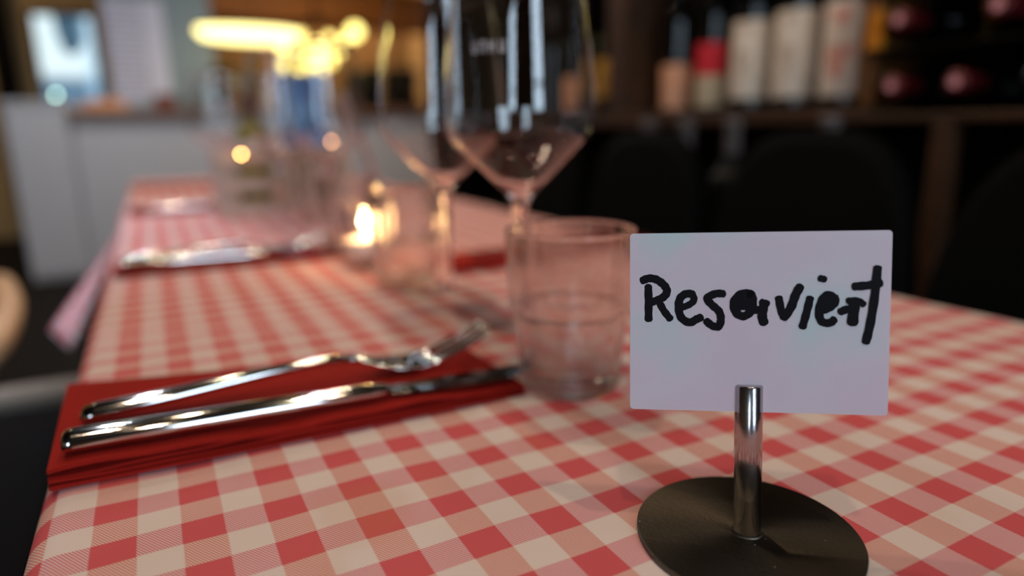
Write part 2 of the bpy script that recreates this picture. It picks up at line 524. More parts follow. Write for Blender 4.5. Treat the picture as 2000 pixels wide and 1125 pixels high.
obj('collar', lathe(bmn(), [(0, .0022), (.0053, .0022), (.0050, .0027), (0, .0027)], 40), M_plate, sign)
# card held in a slot of the post
CA, CB, CC, CD = -.03944, .04330, .04166, .10193
bm = bmn()
r = .0012
loop = []
for cx_, cy_, a0 in ((CB - r, CC + r, -90), (CB - r, CD - r, 0), (CA + r, CD - r, 90), (CA + r, CC + r, 180)):
    for k in range(5):
        a = math.radians(a0 + k * 22.5); loop.append((cx_ + r * math.cos(a), cy_ + r * math.sin(a)))
loft(bm, [[S(x, y, n) for x, y in loop] for n in (-.0011, .0011)])
card = obj('card', bm, M_card, sign)
STROKES = [
([(-33.35, 83.92), (-33.25, 78.25), (-33.24, 72.78)], 1.26),
([(-35.27, 86.01), (-33.14, 86.75), (-30.59, 86.3), (-28.26, 84.56), (-27.19, 82.61), (-27.82, 80.87), (-29.72, 79.57), (-32.27, 78.69)], 1.3),
([(-29.94, 79.13), (-28.23, 75.87), (-26.1, 73.04)], 1.18),
([(-18.78, 81.39), (-20.88, 81.48), (-22.76, 80.01), (-23.29, 76.97), (-22.43, 73.5), (-19.77, 71.78), (-17.47, 72.88), (-16.02, 73.53)], 1.3),
([(-18.78, 81.39), (-18.27, 79.36), (-19.81, 77.85), (-21.9, 76.98)], 1.1),
([(-8.83, 81.52), (-11.3, 81.52), (-13.98, 80.02), (-12.51, 77.87), (-10.22, 75.72), (-9.49, 73.14), (-10.17, 70.54), (-12.25, 70.74), (-14.13, 72.25)], 1.26),
([(-0.02, 81.52), (-3.08, 81.39), (-5.3, 78.74), (-4.65, 75.31), (-2.17, 74.04), (0.25, 75.98), (0.62, 79.61), (-0.02, 81.52)], 1.34),
([(-3.86, 77.89), (-0.59, 78.32)], 1.97),
([(-0.15, 75.97), (3.3, 76.2)], 1.22),
([(3.47, 78.76), (5.3, 78.25)], 1.08),
([(4.1, 77.48), (3.74, 74.07), (4.29, 71.94)], 1.46),
([(8.9, 80.04), (9.65, 76.22), (10.61, 73.68)], 1.22),
([(10.61, 73.68), (12.76, 77.08), (14.1, 81.1), (15.45, 83.76)], 1.38),
([(18.62, 79.97), (17.66, 75.41), (16.47, 70.66)], 1.22),
([(21.66, 86.59), (23.0, 86.25)], 1.06),
([(26.19, 80.06), (24.2, 81.19), (22.35, 79.42), (21.47, 75.43), (22.4, 72.48), (24.78, 71.95), (26.14, 73.01)], 1.26),
([(26.18, 80.48), (26.45, 78.8), (25.07, 77.12), (22.93, 76.06)], 1.18),
([(23.66, 78.8), (23.87, 78.38)], 1.58),
([(28.17, 75.66), (29.99, 76.51)], 1.22),
([(30.44, 79.23), (33.24, 79.23), (35.02, 78.07)], 1.06),
([(32.18, 77.98), (31.85, 72.12)], 1.65),
([(38.99, 89.79), (38.33, 80.49), (37.16, 71.32), (36.08, 65.95)], 1.3),
([(32.28, 83.89), (36.61, 84.3), (39.87, 85.04)], 1.3),]
def stroke(bm, pts, hw, lift):
    rnd = random.Random(int(pts[0][0] * 100))
    hw *= 1.06
    P = smoothcurve([Vector((x, y, 0)) for x, y in pts], 10)
    left = []; right = []
    for i, p in enumerate(P):
        d = (P[min(i + 1, len(P) - 1)] - P[max(i - 1, 0)]).normalized(); nrm = Vector((-d.y, d.x, 0))
        h = hw * (1 + .05 * math.sin(i * .9 + hw * 7))
        left.append(p + nrm * h); right.append(p - nrm * h)
    d0 = (P[1] - P[0]).normalized(); d1 = (P[-1] - P[-2]).normalized()
    def capf(c, d, flip):
        out = []
        for k in range(1, 8):
            a = PI * k / 8
            nrm = Vector((-d.y, d.x, 0))
            out.append(c + (nrm * math.cos(a) * (1) + d * math.sin(a) * .75 * flip) * hw * (1 + rnd.uniform(-.05, .05)))
        return out
    n = len(P)
    def V(q): return S(q.x / 1000, q.y / 1000, lift)
    lv = [bm.verts.new(V(q)) for q in left]; rv = [bm.verts.new(V(q)) for q in right]
    for i in range(n - 1): bm.faces.new((rv[i], rv[i + 1], lv[i + 1], lv[i]))
    ce = [bm.verts.new(V(q)) for q in capf(P[-1], d1, 1)]
    bm.faces.new([lv[-1]] + [rv[-1]] + ce[::-1])
    cs = [bm.verts.new(V(q)) for q in capf(P[0], d0, -1)]
    bm.faces.new([rv[0]] + [lv[0]] + cs)
bm = bmn()
for i, (pts, hw) in enumerate(STROKES): stroke(bm, pts, hw, .00113 + .000012 * i)
obj('lettering', bm, M_marker, card, recalc=False)

# ------------------------------------------------------------------ red napkins
def napkin(corners, label, layers=4, thick=None, group='red paper napkins at the place settings', seed=1):
    """corners FL, FR, BR, BL: (x, y, top height). Folded plies, open at the front edge."""
    FL, FR, BR, BL = [Vector(c) for c in corners]
    bm = bmn(); rnd = random.Random(seed)
    nu, nv = 40, 14
    def P(u, v): return (FL * (1 - u) + FR * u) * (1 - v) + (BL * (1 - u) + BR * u) * v
    for k in range(layers):
        f1 = (k + 1) / layers; f0 = k / layers
        ph = rnd.uniform(0, 6); out = rnd.uniform(-.0006, .0008) - .0007 * k
        top = []; bot = []
        for j in range(nv + 1):
            rt = []; rb = []
            v = j / nv
            for i in range(nu + 1):
                u = i / nu
                p = P(u, v)
                # ply edge: front plies stagger and wave a little
                edge = (1 - v) ** 6
                wob = .0014 * edge * math.sin(u * 11 + ph) + .0007 * edge * math.sin(u * 27 + ph)
                d = (P(u, 0) - P(u, 1)).normalized() * out * edge
                h = p.z
                zt = h * f1 * .985 + wob * f1 * (1 if k else .3); zb = h * f0 + wob * f0 * (1 if k else 0) + ((.0009 - .0002 * k) * edge if k else .0)
                if v == 0 or v == 1 or u in (0, 1): zt -= .0003
                rt.append(bm.verts.new((p.x + d.x, p.y + d.y, max(zt, zb + .0003))))
                rb.append(bm.verts.new((p.x + d.x, p.y + d.y, max(zb, .0003))))
            top.append(rt); bot.append(rb)
        for g, fl in ((top, 0), (bot, 1)):
            for a, b in zip(g, g[1:]):
                for i in range(nu):
                    q = (a[i], a[i + 1], b[i + 1], b[i]); bm.faces.new(q if not fl else q[::-1])
        def wall(a, b):
            for i in range(len(a) - 1): bm.faces.new((a[i], b[i], b[i + 1], a[i + 1]))
        wall(top[0], bot[0]); wall(top[-1], bot[-1])
        wall([r_[0] for r_ in top], [r_[0] for r_ in bot]); wall([r_[-1] for r_ in top], [r_[-1] for r_ in bot])
    o = obj('paper_napkin', bm, M_napkin)
    o.location = (0, 0, TZ + .0009)
    for p in o.data.polygons: p.use_smooth = False
    return tag(o, label, 'napkin', group)
napkin([(-.0165, .0760, .0085), (.1935, .0690, .0058), (.1925, .1440, .0045), (-.0185, .1830, .0090)],
       'folded red paper napkin under the sharpest knife and fork, by the table edge', seed=3)
napkin([(-.011, .515, .006), (.203, .508, .005), (.187, .590, .005), (-.009, .585, .006)], 'second red paper napkin along the left table edge, beyond the nearest setting', seed=5)
napkin([(-.010, 1.05, .006), (.118, 1.05, .005), (.118, 1.145, .005), (-.010, 1.15, .006)], 'red paper napkin beside the white crate on the far cloth', seed=6)
napkin([(.276, .366, .005), (.545, .345, .006), (.545, .455, .006), (.298, .445, .005)], 'red paper napkin behind the tumbler, at the opposite place setting', seed=8)
napkin([(.405, 1.10, .005), (.545, 1.09, .006), (.545, 1.20, .006), (.41, 1.20, .005)], 'red paper napkin far along the right table edge, beyond the candle', seed=9)
napkin([(-.012, 1.62, .005), (.18, 1.62, .005), (.18, 1.74, .005), (-.012, 1.74, .006)], 'last red paper napkin at the far end of the cloth, before the bar', seed=10)

# ------------------------------------------------------------------ cutlery (long axis +x, origin under the handle end)
def rrect(w_, h, n=6, p=2.6):
    """super-ellipse section, width w_ (y), height h (z), centred"""
    out = []
    for k in range(4 * n):
        a = 2 * PI * k / (4 * n)
        c, s_ = math.cos(a), math.sin(a)
        out.append((math.copysign(abs(c) ** (2 / p), c) * w_ / 2, math.copysign(abs(s_) ** (2 / p), s_) * h / 2))
    return out
def make_knife():
    t = thing('table_knife', 'polished steel table knife', 'knife')
    secs = []
    for x, w_, h, z in ((0, .0120, .0062, .0046), (.0012, .0148, .0080, .0046), (.004, .0152, .0084, .0046), (.05, .0136, .0080, .0045), (.10, .0118, .0076, .0044), (.125, .0112, .0074, .0042), (.132, .0100, .0066, .0040), (.137, .0070, .0050, .0038)):
        secs.append([(x, y, z + zz) for y, zz in rrect(w_, h, 6, 2.5)])
    obj('handle', loft(bmn(), secs), M_steel, t, smooth=True)
    secs = []
    for x, y0, y1, th in ((.136, -.004, .004, .0034), (.142, -.0062, .0056, .0024), (.155, -.0088, .0062, .0020), (.19, -.0098, .0062, .0018), (.207, -.0088, .0060, .0015), (.2155, -.0040, .0056, .0012), (.2180, .0010, .0050, .0010)):
        secs.append([(x, y0, .0030), (x, (y0 + y1) / 2, .0030 - th / 2), (x, y1, .0030 - th * .4), (x, y1, .0030 + th * .4), (x, (y0 + y1) / 2, .0030 + th / 2)])
    obj('blade', loft(bmn(), secs), M_steel, t)
    return t
def make_fork():
    t = thing('table_fork', 'polished steel table fork', 'fork')
    def cz(x):   # height of the underside spine along the fork
        pts = [(0, .0012), (.03, .0030), (.07, .0075), (.11, .0098), (.125, .0088), (.142, .0036), (.155, .0018), (.17, .0042), (.19, .0110), (.205, .0185)]
        for (x0, z0), (x1, z1) in zip(pts, pts[1:]):
            if x <= x1:
                s_ = (x - x0) / (x1 - x0); s_ = s_ * s_ * (3 - 2 * s_) * .6 + s_ * .4
                return z0 + (z1 - z0) * s_
        return pts[-1][1]
    secs = []
    for x, w_, h in ((0, .0100, .0040), (.0015, .0138, .0056), (.006, .0150, .0060), (.04, .0118, .0058), (.08, .0086, .0052), (.11, .0070, .0046), (.124, .0074, .0042)):
        secs.append([(x, y, cz(x) + h / 2 + zz) for y, zz in rrect(w_, h, 6, 2.3)])
    obj('handle', loft(bmn(), secs), M_steel, t, smooth=True)
    bm = bmn(); secs = []
    for x, w_, h in ((.1235, .0074, .0040), (.132, .0120, .0030), (.142, .0212, .0026), (.150, .0246, .0024), (.158, .0252, .0022)):
        secs.append([(x, y, cz(x) + h / 2 + zz - .10 * 0 + abs(y) ** 2 * 6) for y, zz in rrect(w_, h, 6, 2.6)])
    loft(bm, secs)
    for k in range(4):
        yc = (-1.5 + k) * .0066; secs = []
        for x, w_, h in ((.157, .0046, .0022), (.17, .0040, .0021), (.19, .0034, .0020), (.202, .0028, .0017), (.205, .0012, .0010)):
            secs.append([(x, yc * (1 - .1 * (x - .157) / .05) + y, cz(x) + h / 2 + zz + yc * yc * 6) for y, zz in rrect(w_, h, 3, 2.4)])
        loft(bm, secs)
    obj('head', bm, M_steel, t, smooth=True)
    return t
def place(o, p0, p1, z0, z1=None, roll=0):
    d = Vector((p1[0] - p0[0], p1[1] - p0[1], (z1 if z1 is not None else z0) - z0))
    o.location = (p0[0], p0[1], z0)
    o.rotation_euler = (roll, -math.atan2(d.z, math.hypot(d.x, d.y)), math.atan2(d.y, d.x))
    return o
ZN = TZ + .0012
knife = make_knife(); fork = make_fork()
knife['label'] = 'shiny steel knife nearest the sign, lying in front of the fork on the red napkin'; knife['group'] = 'steel knives'
fork['label'] = 'shiny steel fork with raised tines, behind the knife on the nearest red napkin'; fork['group'] = 'steel forks'
place(knife, (-.0115, .0905), (.194, .0835), ZN + .0092, ZN + .0056)
place(fork, (-.0075, .1200), (.192, .1215), ZN + .0094, ZN + .0050)
place(dup(knife, (0, 0, 0), 0, 'blurred steel knife on the second red napkin along the left table edge', 'steel knives'), (-.004, .532), (.2, .524), ZN + .0058, ZN + .0050)
place(dup(fork, (0, 0, 0), 0, 'blurred steel fork behind the knife on the second red napkin', 'steel forks'), (-.002, .562), (.2, .548), ZN + .0058, ZN + .0050)
place(dup(knife, (0, 0, 0), 0, 'blurred steel knife on the red napkin beside the white crate', 'steel knives'), (-.006, 1.075), (.2, 1.070), ZN + .0058, ZN + .0050)
place(dup(knife, (0, 0, 0), 0, 'blurred steel knife on the red napkin behind the tumbler', 'steel knives'), (.53, .392), (.31, .402), ZN + .0058, ZN + .0050)

# ------------------------------------------------------------------ tumblers
def make_tumbler():
    bm = bmn()
    def mod(r_, z, a):
        if .003 < z < .041: return r_ * (1 + .011 * math.cos(10 * a) )
        return r_
    prof = [(0, .0016), (.020, .0014), (.0235, .0002), (.0262, .0010), (.0272, .0040), (.0282, .020), (.0296, .040), (.0306, .0425),
            (.0322, .0440), (.0326, .0470), (.0332, .060), (.0341, .0842), (.0339, .0860), (.0329, .0864), (.0318, .0856),
            (.0306, .060), (.0298, .046), (.0286, .042), (.0268, .026), (.0248, .0125), (.0200, .0098), (0, .0092)]
    lathe(bm, prof, 120, mod=mod, fine=True)
    o = obj('water_tumbler', bm, M_tumbler, smooth=True)
    return tag(o, '', 'tumbler', 'stackable water tumblers')
def clone(o, loc, label, rz_=0):
    c = o.copy(); COL.objects.link(c); c.location = loc; c.rotation_euler = (0, 0, rz_); c['label'] = label; return c
ZG = TZ + .0005
tum = make_tumbler(); tum.location = (.2215, .0715, ZG); tum['label'] = 'clear ribbed water tumbler directly left of the handwritten sign'
clone(tum, (.2275, .352, ZG), 'blurred water tumbler next to the lit candle', .3)
clone(tum, (.222, .525, ZG), 'blurred water tumbler standing just beyond the lit candle', .7)
clone(tum, (.262, .86, ZG + .0022), 'blurred water tumbler in front of the white crate', .5)

# ------------------------------------------------------------------ wine glasses
def make_wine():
    t = thing('wine_glass', '', 'wine glass', (0, 0, 0), 0, 'tall empty wine glasses')
    obj('foot', lathe(bmn(), [(0, .0004), (.0375, .0002), (.0390, .0008), (.0388, .0016), (.034, .0024), (.020, .0042), (.009, .0066), (.0052, .0100)], 72, fine=True), M_foot, t, smooth=True)
    obj('stem', lathe(bmn(), [(.0052, .0100), (.0040, .0150), (.0036, .030), (.0036, .060), (.0041, .078), (.0056, .088)], 40, fine=True), M_glass, t, smooth=True)
    bo = [(.0056, .088), (.0068, .0920), (.0100, .0964), (.0180, .1042), (.0270, .1130), (.0360, .1217), (.0430, .1286), (.0452, .1316), (.0464, .1370), (.0468, .1450),
          (.0466, .1560), (.0456, .1720), (.0438, .1900), (.0414, .2100), (.0384, .2320), (.0377, .2376), (.0376, .2382)]
    bi = [(.0373, .2385), (.0369, .2382), (.0368, .2376)] + [(r_ - .0008, z + .0004) for r_, z in bo[14:2:-1]] + [(.0062, .0945), (.0030, .0925), (0, .0920)]
    obj('bowl', lathe(bmn(), bo + bi, 96), M_glass, t, smooth=True)
    return t
wine = make_wine()
M_etch = pmat('etched_glass_mark', lin(215, 205, 205), .7)
wspots = [((.2420, .1620), 'tall clear wine glass rising directly behind the tumbler'),
          ((.2330, .2680), 'tall clear wine glass standing between two others, left of the tumbler'),
          ((.2330, .6500), 'blurred wine glass standing beyond the lit candle'),
          ((.2050, .8000), 'blurred wine glass standing just before the white crate'),
          ((.150, 1.180), 'blurred wine glass behind the white crate, leftmost of the far glasses'),
          ((.195, 1.365), 'blurred wine glass behind the white crate, second of the far glasses'),
          ((.250, 1.215), 'blurred wine glass behind the olive bottle in the crate'),
          ((.352, 1.250), 'blurred wine glass behind the blue card, at the right of the crate')]
for i, ((x, y), lab) in enumerate(wspots):
    o = wine if i == 0 else dup(wine, (0, 0, 0), 0, lab, 'tall empty wine glasses')
    o['label'] = lab
    o.location = (x, y, ZG + (.0016 if y > .84 else 0))
# faint etched mark on the nearest bowl: small illegible letters
bm = bmn()
back = Vector((cam.matrix_world.translation.x - .242, cam.matrix_world.translation.y - .162, 0)); a0 = math.atan2(back.y, back.x)
def etch(da0, da1, z0, z1):
    vs_ = []
    for da, z in ((da0, z0), (da1, z0), (da1, z1), (da0, z1)):
        rr = .0467 - max(0, z - .158) * .075 + .0003
        vs_.append(bm.verts.new((rr * math.cos(a0 + da), rr * math.sin(a0 + da), z)))
    bm.faces.new(vs_)
for k, da in enumerate((-.62, -.50, -.38, -.24)):
    etch(da, da + .018, .1775, .1840); etch(da + .05, da + .068, .1775, .1840)
    zz = (.1775, .1830, .1805, .1775)[k]
    etch(da, da + .068, zz, zz + .0012)
obj('etched_mark', bm, M_etch, wine, recalc=False)

# ------------------------------------------------------------------ candle
CX, CY = .2200, .4480
def make_candle(x, y, z, lab_h, lab_c):
    h = obj('candle_holder', lathe(bmn(), [(0, .0006), (.0225, .0004), (.0245, .0022), (.0262, .020), (.0290, .060), (.0288, .0612), (.0272, .0608), (.0244, .0215), (.0228, .0128), (0, .0120)], 64, fine=True), M_holder, smooth=True)
    h.location = (x, y, z); tag(h, lab_h, 'candle holder')
    t = thing('tealight', lab_c, 'candle', (x, y, z + .0123))
    obj('cup', lathe(bmn(), [(0, .0002), (.0185, .0002), (.0190, .0008), (.0190, .0165), (.0186, .0165), (.0186, .0010), (0, .0010)], 48), M_alu, t, smooth=True)
    obj('wax', lathe(bmn(), [(0, .0012), (.0184, .0012), (.0184, .0130), (.0170, .0142), (.006, .0140), (0, .0138)], 48), M_wax, t, smooth=True)
    obj('wick', tube(bmn(), [(0, 0, .0136), (.0002, 0, .017), (.0008, 0, .0190)], .0006, 8), M_black, t)
    obj('flame', lathe(bmn(), [(0, .0172), (.0018, .0185), (.0027, .0210), (.0025, .0240), (.0013, .0280), (0, .0315)], 20), M_flame, t, smooth=True)
    l = bpy.data.lights.new('flame_glow', 'POINT'); l.energy = .35; l.color = (1, .55, .22); l.shadow_soft_size = .004
    o = bpy.data.objects.new('flame_glow', l); COL.objects.link(o); o.parent = t; o.location = (0, 0, .036)
    return t
make_candle(CX, CY, ZG, 'small clear glass candle holder around the lit tealight', 'lit white tealight glowing inside its glass between the tumblers')

# ------------------------------------------------------------------ white crate with bottle and cards
cr = thing('condiment_crate', 'white wooden slatted crate holding bottles on the far cloth', 'crate', (.228, .985, TZ + .0022))
cw, cd, ch = .105, .06, .112
for k, (z0, z1) in enumerate(((.0, .024), (.040, .064), (.080, .104))):
    # front slats have hand gaps between them at the left
    obj('slat', abox(-cw, cw, -cd, -cd + .009, z0, z1, .001), M_crate, cr)
    obj('slat', abox(-cw, cw, cd - .009, cd, z0, z1, .001), M_crate, cr)
for sx in (-1, 1):
    obj('end_panel', abox(min(sx * cw, sx * (cw - .010)), max(sx * cw, sx * (cw - .010)), -cd + .0095, cd - .0095, 0, .104, .001), M_crate, cr)
    for sy in (-1, 1):
        obj('corner_batten', abox(min(sx * (cw - .0105), sx * (cw - .026)), max(sx * (cw - .0105), sx * (cw - .026)), min(sy * (cd - .0095), sy * (cd - .020)), max(sy * (cd - .0095), sy * (cd - .020)), .0065, .104), M_crate, cr)
obj('middle_slat', abox(.010, cw - .001, -cd - .003, -cd - .0003, .0, .104, .0008), M_crate, cr)
obj('bottom', abox(-cw + .0105, cw - .0105, -cd + .0095, cd - .0095, 0, .006), M_crate, cr)
M_olive = pmat('olive_oil_glass', lin(140, 130, 10), .15, var=.2, coat=.3)
M_bcap = pmat('brown_cap', lin(110, 60, 25), .4)
M_paper = pmat('white_paper', lin(225, 205, 200), .8, var=.05)
def bottle_parts(t, body_r, h, mat_body, mat_cap, mat_label, l0, l1, neck_r=.0135, label_part='label', arc=None):
    sh = h * .62
    obj('body', lathe(bmn(), [(0, .004), (body_r * .7, .001), (body_r * .96, .002), (body_r, .008), (body_r, sh), (body_r * .93, sh + h * .045), (body_r * .65, sh + h * .09), (neck_r * 1.15, sh + h * .15), (neck_r, sh + h * .18), (neck_r, h - .035 * h / .3), (0, h - .035 * h / .3)], 40, fine=True), mat_body, t, smooth=True)
    c0 = h - .06 * h / .3
    obj('capsule', lathe(bmn(), [(neck_r + .0006, c0), (neck_r + .001, c0 + .002), (neck_r + .001, h - .012), (neck_r + .002, h - .010), (neck_r + .002, h - .003), (neck_r, h), (0, h)], 28), mat_cap, t, smooth=True)
    if mat_label is not None:
        obj(label_part, lathe(bmn(), [(body_r + .0004, l0), (body_r + .0007, l0 + .001), (body_r + .0007, l1 - .001), (body_r + .0004, l1)], 40), mat_label, t, smooth=True)
t = thing('oil_bottle', 'olive green oil bottle with pale label and brown cap in the white crate', 'bottle', (.187, .990, TZ + .0090))
bottle_parts(t, .026, .190, M_olive, M_bcap, M_paper, .090, .112, .010)
# blue picture card and a folded white menu standing in the crate
def bluecard():
    q = NT('blue_picture_print')
    v = q.n('ShaderNodeTexVoronoi'); v.inputs['Scale'].default_value = 26
    mp = q.n('ShaderNodeMapping'); q.l(q.obj(), mp.inputs[0]); mp.inputs['Scale'].default_value = (1, .1, .6)
    q.l(mp.outputs[0], v.inputs['Vector'])
    c = q.ramp(v.outputs['Distance'], (.15, lin(205, 232, 255)), (.40, lin(110, 180, 245)), (.75, lin(30, 80, 160)))
    q.l(c, q.b.inputs['Base Color']); q.b.inputs['Roughness'].default_value = .4
    return q.m
t = thing('picture_card', 'blue and white picture card standing upright in the white crate', 'card', (.272, .983, TZ + .0200))
t.rotation_euler = (math.radians(-5), 0, math.radians(-8))
obj('backing', abox(-.039, .039, -.0012, .0012, -.011, .214, .0006), M_paper, t)
obj('picture', abox(-.037, .037, -.0018, -.0013, .09, .212), bluecard(), t)
t = thing('folded_menu', 'plain white folded menu leaning at the right end of the crate', 'menu', (.372, .978, TZ + .0025))
bm = bmn()
loft(bm, [[(-.036, -.02, 0), (-.033, -.02, 0), (-.031, -.02, .19), (-.030, -.02, .19), (.033, -.02, 0), (.036, -.02, 0), (-.028, -.02, .196), (-.033, -.02, .196)],
          [(-.036, .02, 0), (-.033, .02, 0), (-.031, .02, .19), (-.030, .02, .19), (.033, .02, 0), (.036, .02, 0), (-.028, .02, .196), (-.033, .02, .196)]])
obj('sheet', bm, M_paper, t)

M_glint_bulb = emat('glint_bulb_glow', (1, .47, .13, 1), 62)  # made-up bulbs that stand in for warm lamp glints
M_glint_bulb_dim = emat('glint_bulb_glow_dim', (1, .46, .24, 1), 26)
for x, y, z, m, r_, lab in ((.160, .9205, .852, M_glint_bulb, .0021, 'tiny orange bulb added as a warm glint on the front of the white crate'),
                            (.302, .9205, .868, M_glint_bulb_dim, .0021, 'tiny dimmer orange bulb added as a glint, right front of the white crate')):
    t = thing('glint_bulb', lab, 'light', (x, y, z), 0, 'tiny added glint bulbs on the crate')
    obj('bulb', lathe(bmn(), [(r_ * math.sin(PI * k / 10) if 0 < k < 10 else 0, -r_ * math.cos(PI * k / 10)) for k in range(11)], 16, (0, -.0022, 0)), m, t, smooth=True)
    obj('clip', abox(-.0025, .0025, -.0005, .0042, -.008, .008), M_blackm, t)

# ------------------------------------------------------------------ chairs across the table
def make_chair():
    t = thing('dining_chair', '', 'chair', (0, 0, 0), 0, 'black round-backed chairs across the table')
    # seat faces -x (towards the table); back at x = +.03
    bm = bmn()
    out = []
    W = .168
    for k in range(25):
        a = PI * k / 24
        out.append((W * math.copysign(abs(math.cos(a)) ** .62, math.cos(a)), .36 * math.sin(a) ** .75))
    secs = []
    for x, s_ in ((-.018, .95), (-.010, 1.0), (.010, 1.0), (.018, .95)):
        loop = [(y * s_, .520 + z * s_) for y, z in out]
        secs.append([(x + (z - .5) * .12 - .02, y, z) for y, z in loop])
    loft(bm, secs)
    obj('backrest', bm, M_black, t, smooth=False)
    obj('seat', abox(-.33, -.03, -.165, .165, .425, .475, .018, 3), M_black, t)
    for sx, sy in ((-.30, 1), (-.30, -1)):
        obj('leg', tube(bmn(), [(sx, sy * .140, .425), (sx - .01, sy * .150, 0)], [.017, .012], 12), M_dark, t)
    for sy in (1, -1):
        obj('leg', tube(bmn(), [(-.050, sy * .140, .53), (-.055, sy * .142, .425), (-.01, sy * .15, 0)], [.014, .018, .012], 12), M_dark, t)
    return t
chair = make_chair()
for i, (y, lab) in enumerate(((.395, 'black round-backed chair directly behind the handwritten sign'), (.055, 'black round-backed chair at the right edge of the photo'),
                              (.745, 'black round-backed chair behind the tumbler'), (1.095, 'black round-backed chair behind the wine glasses'))):
    o = chair if i == 0 else dup(chair, (0, 0, 0), 0, lab)
    o['label'] = lab; o.location = (.80, y, 0)

# ------------------------------------------------------------------ wine shelf on the dark wall
sb = thing('sideboard', 'low dark wooden sideboard under the wine shelf', 'sideboard', (1.10, .85, 0))
obj('body', abox(-.20, .215, -1.45, 1.45, .06, .575), M_dark, sb)
obj('top', abox(-.22, .215, -1.46, 1.46, .5755, .60, .003), M_brown, sb)
obj('plinth', abox(-.17, .2, -1.43, 1.43, 0, .0595), M_blackm, sb)
for k in range(6):
    y = -1.44 + k * .48
    obj('door', abox(-.216, -.2005, y + .006, y + .474, .075, .565, .003), M_dark, sb)
M_amber = wood('amber_varnish', lin(205, 130, 30), lin(225, 150, 50), 6, 'Z', .35)
sh = thing('wine_shelf', 'dark brown wooden wall shelf carrying the wine bottles', 'shelf', (1.16, .85, .60))
def sbox(name, x0, x1, y0, y1, z0, z1, m): return obj(name, abox(x0 - 1.16, x1 - 1.16, y0 - .85, y1 - .85, z0 - .60, z1 - .60, .002), m, sh)
sbox('back_panel', 1.295, 1.318, -.60, 2.30, .6005, 2.2, M_darkwall)
sbox('board', 1.00, 1.2945, .4665, 2.275, .888, .913, M_brown)
sbox('board', 1.00, 1.2945, .489, 2.275, 1.30, 1.325, M_brown)
sbox('board', 1.00, 1.2945, -.575, .466, .888, .9008, M_brown)
sbox('board', 1.00, 1.2945, -.575, .466, .986, .9918, M_dark)
sbox('board', 1.00, 1.2945, -.575, .466, 1.078, 1.0838, M_dark)
sbox('board', 1.00, 1.2945, -.575, .466, 1.170, 1.1758, M_dark)
sbox('upright', 1.03, 1.2945, .4665, .4885, .9135, 2.2, M_oak)
sbox('rack_tag', 1.018, 1.0295, .455, .480, .995, 1.052, M_amber)
sbox('support', 1.0, 1.03, .325, .352, .6005, .8875, M_brown)
sbox('upright', 1.0, 1.2945, 1.060, 1.118, .914, 1.2995, M_brown)
sbox('upright', 1.0, 1.2945, 2.2755, 2.30, .6005, 2.2, M_dark)
sbox('upright', 1.0, 1.2945, -.60, -.5755, .6005, 2.2, M_dark)
def labelmat(name, base, blot, amount=.45, sc_=40):
    q = NT(name)
    n = q.noise(sc_, 3)
    m = q.ramp(n, (.52, (0, 0, 0, 1)), (.60, (1, 1, 1, 1)))
    q.l(q.mix(q.math('MULTIPLY', m, amount), base, blot), q.b.inputs['Base Color']); q.b.inputs['Roughness'].default_value = .7
    return q.m
M_bottle = pmat('black_green_bottle_glass', lin(6, 9, 10), .08, var=.3, spec=.6)
M_dull = pmat('dusty_dark_bottle', lin(8, 10, 9), .5, var=.3, spec=.15)
M_capdark = pmat('dark_foil_capsule', lin(18, 26, 36), .35, var=.2)
M_capgrey = pmat('grey_foil_capsule', lin(100, 92, 90), .4, var=.2)
M_capred = pmat('red_foil_capsule', lin(96, 8, 14), .5, var=.2)
M_caphighlight = pmat('pink_capsule_highlight', lin(240, 170, 178), .4, var=.1)  # capsule highlight painted as a small pink disc
M_lw = labelmat('cream_label_brown_drawing', lin(236, 226, 208), lin(150, 120, 90), .4)
M_lp = labelmat('cream_label_pink_stripe', lin(232, 222, 208), lin(210, 120, 100), .75, 22)
M_peach = labelmat('peach_label', lin(225, 170, 135), lin(200, 140, 110), .4)
def redlabel():
    q = NT('red_and_cream_label')
    sp = q.n('ShaderNodeSeparateXYZ'); q.l(q.obj(), sp.inputs[0])
    q.l(q.mix(q.math('GREATER_THAN', sp.outputs[2], .072), lin(196, 182, 150), lin(205, 22, 45)), q.b.inputs['Base Color'])
    q.b.inputs['Roughness'].default_value = .6
    return q.m
M_red = redlabel()
M_yel = labelmat('ochre_label', lin(196, 150, 50), lin(150, 110, 40), .5)
ZS = .9135
for y, r_, ml, l0, l1, cap, lab in (
    (.560, .0375, M_lp, .018, .168, M_capdark, 'wine bottle with cream label striped pink, beside the oak upright'),
    (.662, .0375, M_lw, .020, .168, M_capdark, 'wine bottle with tall cream label, middle of the three tall labels'),
    (.764, .0375, M_lw, .022, .164, M_capdark, 'wine bottle with tall cream label, next to the red labelled bottle'),
    (.868, .0335, M_red, .010, .135, M_capdark, 'wine bottle with red and cream label'),
    (.975, .0335, M_peach, .008, .102, M_capdark, 'wine bottle with short peach label'),
    (1.215, .0375, M_yel, .045, .135, M_capdark, 'wine bottle with ochre label beyond the wooden shelf post'),
    (1.345, .0375, M_peach, .010, .10, M_capdark, 'wine bottle with peach label seen through the wine glass'),
    (1.480, .0375, None, .01, .1, M_capgrey, 'dark unlabelled wine bottle seen through the wine glass')):
    t = thing('wine_bottle', lab, 'wine bottle', (1.085, y, ZS), 0, 'wine bottles standing on the shelf')
    bottle_parts(t, r_, .305, M_bottle, cap, ml, l0, l1)
